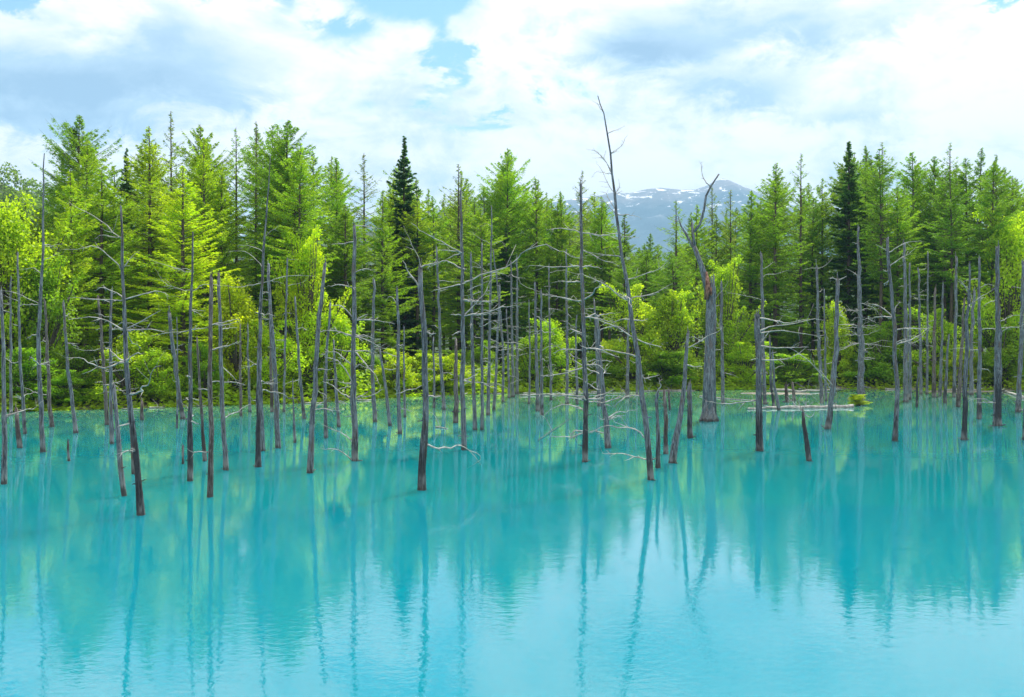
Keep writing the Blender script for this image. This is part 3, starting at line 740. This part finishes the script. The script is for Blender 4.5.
snag([(134,474),(132,430),(129,392)], 5.5, 'short reddish post half hidden behind the nearest dark snag', Rd, 0, .6)
snag([(141,515),(137,450),(131,395),(128,330),(127,270),(126,208)], 8, 'nearest snag at left, black-footed and tall with long arching pale arms', Dk, 7, .3,
     [[(126,225),(101,215),(71,203)],[(126,257),(101,248),(76,245),(65,244)],[(127,298),(109,286),(90,292)],[(128,292),(153,290),(172,298)],[(129,321),(157,309)],[(128,300),(105,299),(70,298)],[(129,258),(138,250)],[(129,332),(150,330),(168,334)],[(128,318),(100,314),(70,318)]], bw=1.25)
snag([(142,420),(142,401)], 4, 'stubby dark red stump near shore behind the nearest left snag', Rd, 0, .8)
snag([(183,419),(176,370),(170,311)], 5, 'broken ragged-topped snag at shore left of the straight tall pole', Dk, 3, .8)
snag([(177,428),(177,360),(176,318)], 2.4, 'hair-thin stick left of the straight tall pole', G, 2)
snag([(190,481),(190,400),(190,330),(192,232)], 7, 'straight tall pole with whitish arms, left of the paired posts', Dk, 6, .22,
     [[(190,279),(172,270),(150,262)],[(191,292),(176,290),(164,281),(155,270)],[(190,286),(210,283),(224,286)],[(190,332),(210,326)],[(190,340),(170,334),(150,336)]])
snag([(183,464),(183,446)], 3, 'tiny brown stub beside the foot of the straight tall pole', Rd, 0, .8)
snag([(205,461),(201,400),(198,338)], 4.4, 'thin brownish pole between the straight tall pole and the blunt post', Rd, 2)
snag([(210,497),(211,430),(209,350),(211,276)], 6.5, 'blunt-topped post with red-brown foot, nearest of the paired posts', Rd, 4, .65, [[(211,330),(225,324),(240,322)]])
snag([(226,470),(222,400),(220,330),(218,273)], 6, 'blunt grey post right of the red-footed one, with a forked twig', G, 3, .55, [[(222,373),(232,376),(240,384)],[(223,382),(236,382),(246,386)]])
snag([(241,416),(240,370),(239,324)], 3.6, 'short thin pole at shore right of the paired posts', Rd, 1)
snag([(250,412),(249,370),(248,325)], 3.6, 'short grey pole at shore just left of the long pointed pole', G, 1)
snag([(258,467),(257,400),(258,330),(262,235),(267,153)], 6.5, 'long pointed pole, tallest of the bundle, tip reaching the sky', Dk, 4, .14,
     [[(262,254),(250,247),(238,244)],[(261,261),(246,253),(230,251)],[(262,233),(272,230),(280,226)],[(260,281),(285,278),(313,274)],[(259,290),(240,287),(222,287)]])
snag([(263,451),(261,390),(260,330),(265,262)], 5, 'pole standing close behind the long pointed one', G, 3)
snag([(278,448),(275,390),(270,320),(266,265)], 6.5, 'pole leaning left into the bundle from its right side', G, 3, .5)
snag([(272,412),(270,340),(268,290)], 4.2, 'reddish pole seen between the bundled poles', Rd, 2)
snag([(284,412),(285,340),(287,259)], 3, 'very slim straight pole right of the bundle, against the glowing sapling', G, 5, .6, [[(286,262),(298,260)]])
snag([(295,443),(294,410),(293,379)], 3.4, 'short pointed stick in open water right of the bundle', G, 0, .3)
snag([(304,419),(300,370),(296,298)], 4, 'thin leaning pole at shore left of the slanting blunt pole', G, 2, .5, [[(303,372),(299,380),(298,386)]])
snag([(310,473),(313,410),(317,350),(324,264)], 7.5, 'slanting blunt pole leaning right in front of the glowing sapling', G, 3, .5, [[(316,402),(330,395),(318,392)]])
snag([(326,438),(325,380),(331,303)], 4.8, 'grey pole between the slanting pole and the straight twiggy one', G, 4)
snag([(339,427),(336,390),(333,340)], 4.4, 'shorter pole directly left of the straight twiggy one', G, 4)
snag([(355,461),(353,400),(354,320),(354,225)], 7.5, 'straight tall snag full of side twigs, right of the slanting pole', G, 9, .5,
     [[(355,233),(370,231),(385,230)],[(353,248),(340,245),(331,246)],[(353,286),(340,283),(328,285)],[(355,318),(345,305),(331,304)],[(356,320),(376,322),(396,325)],[(354,268),(366,268),(377,269)],[(352,335),(334,330),(318,331)],[(356,340),(372,344),(388,352)],[(352,360),(338,352),(322,350)],[(356,358),(372,368),(378,384)],[(354,380),(340,360),(326,356)],[(355,440),(340,432),(322,426)],[(353,320),(360,318),(368,313)],[(352,455),(336,449),(318,449)]], bw=1.2)
snag([(375,422),(372,370),(374,280)], 5, 'grey pole with a clubbed top right of the twiggy snag', G, 5, .6)
snag([(390,426),(386,390),(380,349)], 4.2, 'short leaning pole left of the pale pole with twigs', G, 1, .5)
snag([(400,434),(398,380),(398,322),(396,288)], 5.2, 'pale pole with twigs left of the dark thick snag', G, 6, .5, [[(397,300),(390,296),(386,300)]])
snag([(405,417),(404,370),(404,327)], 3.2, 'thin pole squeezed behind the pale pole', G, 2)
snag([(422,490),(426,420),(425,350),(421,268)], 9.5, 'thickest dark snag in the middle, nearest to the viewer', Dk, 2, .55,
     [[[(420,268),(414,250),(408,236),(402,222)], .45],[(425,338),(430,334),(436,333)],[(423,268),(432,262),(440,262)],[(422,280),(410,272),(404,262)]], bw=1.4)
snag([(434,408),(434,370),(433,338)], 3.2, 'small thin stick right behind the thickest snag', G, 1)
snag([(444,410),(441,364),(439,300),(437,248)], 4.4, 'slim pole with a twiggy top between thickest snag and straight central one', G, 7)
snag([(456,423),(456,380),(456,340)], 6, 'short dark pole left of the straight central snag', Rd, 2, .5)
snag([(464,450),(463,380),(463,300),(461,192)], 6.5, 'straight central snag with long arms arching to both sides', G, 7, .4,
     [[(462,258),(440,243),(422,233),(408,224)],[(462,273),(448,263),(436,263),(426,270)],[(463,277),(500,262),(530,250),(560,249),(593,250)],[(463,323),(492,312),(520,305)],[(464,308),(482,296),(492,280)],[(461,255),(450,249),(435,252)],[(462,290),(446,287),(430,292)],[(464,300),(480,302),(500,298)]], bw=1.35)
snag([(475,430),(473,370),(471,255)], 5, 'pole just right of the straight central snag', G, 7)
snag([(482,430),(482,350),(482,245)], 4.2, 'slim straight pole second right of the straight central snag', G, 9, extra=[[(482,330),(500,318),(515,316)]])
snag([(488,415),(490,320),(492,208)], 4.4, 'twiggy tall pole third right of the straight central snag', G, 14, .3, [[(491,246),(480,238),(470,230)],[(492,244),(500,240),(506,248)],[(491,270),(478,262),(466,262)]])
snag([(494,410),(497,350),(500,285)], 3.8, 'pole leaning slightly right in the thick of the tangle', G, 9)
snag([(503,402),(503,350),(499,300),(493,250)], 3.4, 'thin curved pole crossing behind its neighbours in the tangle', G, 8)
snag([(509,398),(508,340),(506,310)], 3.4, 'short pole deep in the tangle near shore', G, 6)
snag([(513,397),(512,340),(511,262)], 4, 'pale pole in the right part of the tangle', G, 12, extra=[[(511,272),(533,287),(560,300),(582,308),(620,327)]])
snag([(517,394),(517,330),(517,258)], 4.2, 'thick pole at the back of the tangle beside the pale one', G, 10)
snag([(529,404),(530,360),(529,300)], 2.6, 'hair-thin stick just right of the tangle', G, 4)
snag([(538,411),(536,350),(535,283)], 5, 'pole left of the rounded green bush, first of a pair', G, 7)
snag([(542,415),(541,350),(541,291)], 4.2, 'pole right of its twin in front of the rounded green bush', G, 7)
snag([(551,400),(550,330),(549,265)], 3.4, 'straight thin pole with level twigs before the rounded green bush', G, 10, extra=[[(549,271),(566,269),(582,272),(617,287)]])
snag([(567,404),(567,330),(566,250)], 4, 'pole with a bent top left of the black-footed snag', G, 8, extra=[[(567,320),(572,326),(577,328),(556,327)]])
snag([(585,462),(586,400),(583,300),(581,182)], 7, 'straight snag with blackened foot and long drooping arms, right of middle', Dk, 9, .4,
     [[(582,232),(562,228),(548,230)],[(582,272),(560,267),(530,271)],[(582,253),(600,256),(620,265)],[(582,231),(604,234),(622,243)],[(583,347),(600,350),(620,357)],[(583,345),(568,347),(555,352)],[(585,417),(576,401),(561,403),(543,418)],[(585,424),(570,430),(578,440)],[(585,400),(600,405),(620,398)],[(582,300),(566,300),(546,296)],[(583,372),(565,372),(540,376)],[(584,392),(560,392),(524,396)],[(586,437),(568,438),(548,436)],[(583,360),(598,362),(606,372)],[(583,313),(600,318),(612,322)]], bw=1.4)
snag([(608,448),(603,390),(597,316)], 7, 'leaning snag between black-footed one and the long bent one', G, 7, .5, [[(600,330),(615,326),(628,330)],[(604,400),(618,398),(634,396)],[(607,428),(592,431),(588,432)]], bw=1.2)
snag([(599,406),(597,360),(594,300)], 4.5, 'pole at shore close behind the leaning snag', G, 6)
snag([(577,404),(576,350),(576,316)], 3.5, 'thin pole at shore left of the black-footed snag', G, 5)
snag([(651,480),(648,440),(640,375),(631,320),(626,280),(618,235),(612,175),(604,115),(597,98)], 7.5, 'long bent snag leaning left with its thin twiggy tip against the clouds', G, 5, .13,
     [[(629,300),(605,280),(580,272)],[(632,331),(607,320),(585,311)],[(635,360),(605,351),(580,348)],[(624,265),(604,256),(584,250)],[(618,243),(600,236),(585,231)],[(633,304),(650,292),(670,283)],[(630,282),(652,272),(671,261)],
      [(647,431),(626,424),(604,427),(589,431)],[(650,462),(626,455),(604,452)],[(640,385),(645,379),(660,374)],[(641,393),(626,394),(612,405)],[(634,340),(650,346),(664,344)],
      [(612,172),(600,155),(584,150)],[(611,168),(604,155),(592,148)],[(612,158),(622,148),(626,136)],[(608,140),(616,130),(624,127)],[(614,190),(603,178),(598,160)],[(616,205),(608,196),(600,190)],[(617,210),(605,200),(588,197)],[(615,195),(620,187),(618,178)],[(620,240),(630,236),(640,238)],[(604,118),(598,106),(592,102)]], bw=1.1, jag=.3)
snag([(658,468),(658,440),(656,400),(657,392)], 5.5, 'stub with a pale curved finger, beside the foot of the long bent snag', Dk, 0, .6, [[(657,400),(655,390),(660,382),(657,374)]], bw=1.5)
snag([(666,454),(666,420),(665,392)], 5.5, 'short upright stub left of the short leaning snag', Rd, 0, .7)
snag([(672,463),(680,420),(685,380),(689,332)], 8, 'short bare snag leaning right, left of the massive trunk', G, 0, .42, [[(689,342),(706,337),(724,325)],[(688,370),(696,368),(701,366)]], bw=1.3)
snag([(670,410),(669,400),(669,390)], 3, 'smallest stub behind the short leaning snag', Rd, 0, .7)
snag([(690,438),(690,410),(690,386)], 6.5, 'blocky stub post left of the massive trunk foot', Dk, 0, .8)
snag([(627,398),(628,360),(629,318)], 4.4, 'grey pole at shore behind the long bent snag', G, 5)
snag([(637,395),(637,370),(636,340)], 3, 'thin pole at shore right behind the long bent snag', G, 3)
snag([(672,386),(672,340),(674,283)], 3, 'slim tan pole against the bright bushes left of the massive trunk', Rd, 2, .6)
# massive forked trunk
def massive():
    D = F*CAMZ/(421-CY); base = P3(709, 421, D)
    root = empty('dead_tree', base); tag(root, 'massive pale trunk broken at mid height with a crooked fork rising from its break', 'dead tree', 'dead trees standing in the turquoise water')
    rng = random.Random(4); mb = MB()
    def rel(x, y, dy=0): return P3(x, y, D)+Vector((0, dy, 0))-base
    prof = [(709,440,19),(709,421,18.5),(709,412,16.5),(709.5,395,14.5),(710,370,13.5),(710.5,340,13),(711,315,12.5),(711,300,12),(711,288,11.5),(711.5,284,10)]
    pts, rs = [], []
    for a, b in zip(prof[:-1], prof[1:]):
        for i in range(3):
            u = i/3; pts.append(rel(a[0]+(b[0]-a[0])*u, a[1]+(b[1]-a[1])*u)); rs.append((a[2]+(b[2]-a[2])*u)*.78/2/F*D*rng.uniform(.96, 1.04))
    mb.tube(pts, rs, 20, rng, .10, jag=.12)
    # vertical ribs of split wood and root buttresses
    for q in range(9):
        a = q*.7+rng.uniform(-.2, .2); o_ = Vector((math.cos(a), math.sin(a), 0)); R0 = .205
        z0, z1 = rng.uniform(-.3, .6), rng.uniform(2.6, 5.4)
        mb.tube([o_*R0*(1.25 if z0 < .1 else 1)+Vector((0, 0, z0)), o_*R0*.93+Vector((.02, 0, (z0+z1)/2)), o_*R0*.8+Vector((.07, 0, z1))], [.07, .06, .02], 6, rng, .15)
    for q in range(6):
        a = q*1.05; o_ = Vector((math.cos(a), math.sin(a), 0)); mb.tube([o_*.42+Vector((0, 0, -.3)), o_*.26+Vector((0, 0, .25)), o_*.17+Vector((0, 0, .9))], [.12, .08, .03], 6, rng, .1)
    tp = pts[-1]
    for q in range(9):
        a = rng.uniform(0, 6.28); o_ = Vector((math.cos(a), math.sin(a), 0))*.13; mb.tube([tp+o_-Vector((0, 0, .5)), tp+o_*1.05+Vector((0, 0, rng.uniform(.0, .5)))], [.07, .012], 5)
    mesh_obj('trunk', mb.mesh('trunk'), M_SNAG, root)
    b = MB(); b.tube([rel(706, 300, -.12), rel(707, 286, -.16), rel(706, 272, -.1)], [.10, .13, .04], 8, rng, .25); b.tube([rel(710, 296, -.2), rel(709, 288, -.2)], [.05, .09], 6, rng, .3)
    mesh_obj('torn_wood', b.mesh('torn_wood'), M_BREAK, root)
    f = MB()
    f.tube([rel(708, 292), rel(705, 278), rel(701, 264), rel(697, 254), rel(694, 246)], [.15, .13, .11, .10, .09], 10, rng, .1)
    f.tube([rel(696, 252), rel(691, 243), rel(686, 234), rel(681, 226), rel(678, 216)], [.07, .06, .05, .035, .014], 7, rng, .08)
    f.tube([rel(695, 249), rel(693, 236), rel(692, 222)], [.075, .06, .045], 7, rng, .08)
    f.tube([rel(694, 232), rel(700, 224), rel(704, 210), rel(706, 196), rel(711, 186), rel(719, 174)], [.055, .055, .05, .05, .04, .03], 7, rng, .08)
    mesh_obj('fork', f.mesh('fork'), M_SNAG, root)
    def br(p, r): mesh_obj('branch', branch_mesh([rel(x, y, RS.uniform(-.2, .2)*i) for i, (x, y) in enumerate(p)], r, rng, 1).mesh('branch'), M_TWIG, root)
    br([(710, 186), (704, 178), (701, 168), (702, 160)], .025); br([(679, 218), (676, 222), (672, 212)], .012)
    br([(715, 300), (722, 292), (726, 280)], .014); br([(700, 340), (690, 336), (684, 342)], .014)
massive()
snag([(723,404),(722,350),(721,282)], 4.4, 'grey pole standing close behind the massive trunk on its right', G, 5, .6)
# --- right
snag([(760,451),(758,400),(757,345),(756,318)], 8.5, 'sturdy blunt snag with level arms, left of the floating log', Dk, 2, .72,
     [[(758,332),(778,325),(824,322)],[(758,320),(781,324),(808,320)],[(759,337),(790,335),(824,337)],[(759,363),(784,360),(808,348)],[(758,350),(784,350),(808,345)],[(757,340),(764,338),(772,331)],[(760,405),(735,402),(705,398)]], bw=1.3)
snag([(765,404),(763,340),(762,254)], 5, 'taller pole directly behind the sturdy blunt snag', G, 5, .55, [[(763,276),(778,274),(790,269)],[(762,298),(745,295),(725,290)],[(763,268),(770,266),(774,262)]])
snag([(774,408),(771,380),(770,336)], 4, 'dark thin pole at the left end of the floating log', Dk, 2)
snag([(779,410),(774,385),(772,352)], 4, 'leaning grey pole crossing the dark thin one at the floating log', G, 2)
snag([(787,402),(786,386)], 4.5, 'dark stump left of its twin behind the floating log', Rd, 1, .7)
snag([(794,401),(793,384)], 4, 'dark stump right of its twin behind the floating log', Rd, 1, .7)
snag([(809,461),(806,435),(803,412)], 6, 'short leaning stump with twiggy crown in front of the floating log', Dk, 0, .6,
     [[(804,414),(812,418),(818,409)],[(803,413),(796,408),(790,410)],[(804,412),(798,402),(800,394)],[(804,412),(808,400),(806,392)],[(804,412),(793,400),(786,398)]], bw=1.2)
snag([(822,403),(819,340),(818,268)], 4.6, 'pole with a forked tip left of the smooth snag', G, 5, .6, [[(818,272),(826,266),(832,258)],[(818,272),(812,268),(804,269)],[(818,270),(816,264),(817,258)]])
snag([(826,401),(825,350),(824,290)], 3.2, 'thin dark pole close behind the fork-tipped one', G, 4, extra=[[(825,332),(830,340),(826,346),(838,350)]])
snag([(828,429),(833,390),(836,350),(837,280)], 7, 'smooth snag with a crooked tip, right of the floating log', G, 2, .6,
     [[(835,386),(811,362),(789,347)],[(837,283),(842,279),(847,277)],[(837,283),(832,278),(830,279)],[(835,384),(822,372),(818,366)],[(832,400),(836,404),(840,412)]], bw=1.25)
snag([(861,404),(862,360),(861,310),(861,260),(862,226)], 9, 'thick-footed snag wrapped in drooping twigs with a small leafy tuft at its base', G, 22, .22,
     [[(861,245),(852,242)],[(862,275),(850,270),(846,268)],[(861,306),(872,306),(880,312),(883,320)],[(862,345),(885,346),(900,350)],[(861,345),(845,348),(838,352)]], blen=(.6, 1.9), hrange=(.25, .55))
snag([(895,441),(898,395),(896,330),(893,280),(892,238)], 6.2, 'snag with pale hooked arms at its top, right of the drooping-twigged one', Dk, 3, .5,
     [[(892,250),(884,248),(875,245)],[(893,265),(905,256),(916,246)],[(892,251),(906,244),(920,238)],[(892,273),(887,272),(884,270)],[(893,315),(880,307),(864,306)],[(897,335),(912,328),(932,329)],[(897,340),(912,338),(930,326)],[(896,356),(894,354),(893,350)],[(894,313),(898,304),(902,300)]], bw=1.3)
snag([(906,402),(906,350),(905,243)], 6, 'straight pole right behind the hook-armed snag, with a kinked head', G, 5, .45, [[(905,262),(905,248),(907,242)],[(906,344),(918,340),(930,328)]])
snag([(910,400),(910,340),(909,264)], 4, 'plain pole right of the kink-headed one', G, 2)
snag([(917,407),(917,385),(918,368)], 3, 'short dark stick near shore right of the hook-armed snag', Dk, 0, .6)
snag([(921,394),(921,330),(921,268)], 4, 'hooked-tip pole in the cluster of thin poles at right', G, 6, extra=[[(921,270),(926,269),(925,264),(918,263)]])
snag([(927,394),(928,320),(929,252)], 3.2, 'slimmest and tallest stick in the cluster of thin poles at right', G, 8)
snag([(934,397),(934,340),(935,288)], 5, 'thickest pole in the cluster of thin poles at right', Rd, 2)
snag([(940,396),(941,340),(941,284)], 4, 'plain pole in the cluster, right of the thickest', G, 1)
snag([(945,403),(946,370),(948,335)], 3.8, 'low dark pole at the right end of the thin pole cluster', Dk, 1)
snag([(954,397),(955,330),(955,257)], 4, 'pole standing alone between the thin cluster and the dark pointed snag', G, 4, .7)
snag([(958,407),(960,360),(962,300)], 5, 'brownish pole close left of the dark pointed snag', Rd, 1)
snag([(964,440),(965,390),(966,320),(968,265)], 6.5, 'dark pointed snag with crossed pale arms, third big one from the right edge', Dk, 2, .35,
     [[(966,309),(976,299),(992,290)],[(966,286),(962,284),(958,280)],[(967,300),(972,292),(958,280)]], bw=1.3)
snag([(971,395),(972,350),(976,290)], 5, 'slanting pole crossing behind the dark pointed snag', G, 2, .6)
snag([(979,419),(980,350),(980,258)], 5.2, 'grey pole with level twigs left of the thick twin snag', G, 6, extra=[[(980,325),(1000,327),(1022,330)],[(980,290),(990,284),(996,286)]])
snag([(998,426),(999,380),(998,310),(997,247)], 7.5, 'thick twin snag near the right edge, taller half', Dk, 3, .55, [[(999,405),(985,402),(975,400)],[(999,316),(1012,314),(1024,316)]])
snag([(995,424),(995,380),(994,318)], 5, 'thick twin snag near the right edge, shorter left half', G, 2, .6)
snag([(1018,412),(1021,350),(1023,262)], 6, 'leaning pole second from the right edge', G, 3, .6)
snag([(1025,440),(1026,380),(1025,300)], 5.5, 'snag cut by the right edge of the view', Dk, 3)

# ------------------------------------------------------------------ logs and driftwood lying in the water
def log(path, wpx, label, mat, twigs=4, name='floating_log', cat='log', group='driftwood in the shallows', zlift=.0):
    y0 = sum(p[1] for p in path)/len(path)
    pts = []
    for x, y in path:
        D = F*CAMZ/(y-CY); p = P3(x, y, D); p.z = zlift; pts.append(p)
    c = sum(pts, Vector())/len(pts); D = c.y; r = wpx/2/F*D
    root = empty(name, (c.x, c.y, 0)); tag(root, label, cat, group)
    rng = random.Random(int(path[0][0])); q = []
    for a, b in zip(pts[:-1], pts[1:]):
        for i in range(5): q.append(a.lerp(b, i/5)-c+Vector((0, rng.gauss(0, r*.4), zlift+rng.gauss(0, r*.2))))
    q.append(pts[-1]-c+Vector((0, 0, zlift)))
    mb = MB(); k = len(q); mb.tube(q, [r*(1-.6*i/(k-1)) for i in range(k)], 9, rng, .12, jag=r)
    mesh_obj('stem', mb.mesh('stem'), mat, root)
    for i in range(twigs):
        j = rng.randrange(1, k-1); dv = Vector((rng.uniform(-.9, .9), rng.uniform(-.5, .5), rng.uniform(.25, 1))).normalized(); L = rng.uniform(.4, 1.3)
        mesh_obj('branch', branch_mesh([q[j], q[j]+dv*L*.5+Vector((0, 0, .05)), q[j]+dv*L], .012, rng, 2, 4).mesh('branch'), M_TWIG, root)
    return root
log([(853,407.5),(815,408),(780,408.5),(748,409.5)], 4.5, 'long pale log floating level between the sturdy snag and the leafy tuft', M_TWIG, 12, zlift=.05)
log([(436,427.5),(448,429)], 1.6, 'small pale twig drifting near the foot of the straight central snag', M_TWIG, 2, 'driftwood_twig', 'twig', zlift=.02)
log([(538,441),(560,426),(572,418)], .8, 'thin bent stick slanting out of the water left of the black-footed snag', M_SNAG, 1, 'driftwood_twig', 'twig', zlift=.03)
log([(1024,398.5),(1005,392),(995,391.5)], 3, 'pale driftwood pole at the right edge lying against the bank', M_TWIG, 1, zlift=.06)
log([(984,388.5),(965,390),(945,391)], 2.4, 'pale driftwood pole behind the dark pointed snag', M_TWIG, 2, zlift=.08)
log([(700,396.5),(725,399),(757,401)], 1.5, 'thin pale rod floating between massive trunk and sturdy snag', M_TWIG, 1, 'driftwood_twig', 'twig', zlift=.03)
log([(770,391),(800,392.5),(835,391)], 3, 'weathered log grounded on the mud behind the floating log', M_TWIG, 8, zlift=.1)
log([(520,396),(560,394.5),(640,394)], 1.6, 'long thin fallen stem lying across the shallows behind the black-footed snag', M_TWIG, 4, zlift=.06)
# leafy tuft at the foot of the thick-footed snag
Dt = F*CAMZ/(405-CY)
r_ = plant('shrub', 858, 0, Dt-.4, 'Y', 'small yellow-green leafy tuft sprouting at the foot of the thick-footed snag', 'shrub', 'bright broadleaf growth on the bank', H=.55, vi=1, wpx=24)
r_.location.z = .0
# low mud flat
mud = MB(); 
def mudflat(px0, px1, y, dy, nm):
    D = F*CAMZ/(y-CY); X0, X1 = (px0-CX)/F*D, (px1-CX)/F*D; n = 36; V = []; rg = random.Random(px0)
    for i in range(n):
        a = 2*math.pi*i/n; k = 1+.18*math.sin(3*a+px0)+.08*math.sin(7*a)
        V.append(((X0+X1)/2+(X1-X0)/2*math.cos(a)*k, D+dy*math.sin(a)*k, -.05))
    V += [(x*.93+.07*(X0+X1)/2, D+(yy-D)*.8, .035) for x, yy, _ in V[:n]] + [((X0+X1)/2, D, .07)]
    Fc = []; Z = []
    for i in range(n):
        j = (i+1) % n; Fc += [i, j, n+j, n+i]; Z.append(4); Fc += [n+i, n+j, 2*n]; Z.append(3)
    tag(mesh_obj(nm, mesh_from(nm, V, Fc, Z, True), M_GROUND), kind='structure')
RD = random.Random(9)
for q in range(26):
    x = RD.uniform(-23, 36); D = float(shoreY(x))-RD.uniform(-.2, 1.6); px = CX+F*x/D; y = CY+F*CAMZ/D; w_ = RD.uniform(5, 22)
    log([(px, y), (px+w_*.5, y+RD.uniform(-.3, .3)), (px+w_, y+RD.uniform(-.5, .5))], RD.uniform(.8, 1.9), 'bleached stick of driftwood washed up along the far shoreline', M_TWIG, RD.choice((0, 1, 2)), 'driftwood_stick', 'stick', 'driftwood sticks along the far shoreline', zlift=.04)
mudflat(742, 806, 393.5, 1.0, 'mud_flat')
mudflat(925, 990, 391.5, .8, 'mud_flat')
S.cycles.use_denoising = True
S.cycles.max_bounces = 8; S.cycles.transparent_max_bounces = 4; S.cycles.volume_bounces = 0
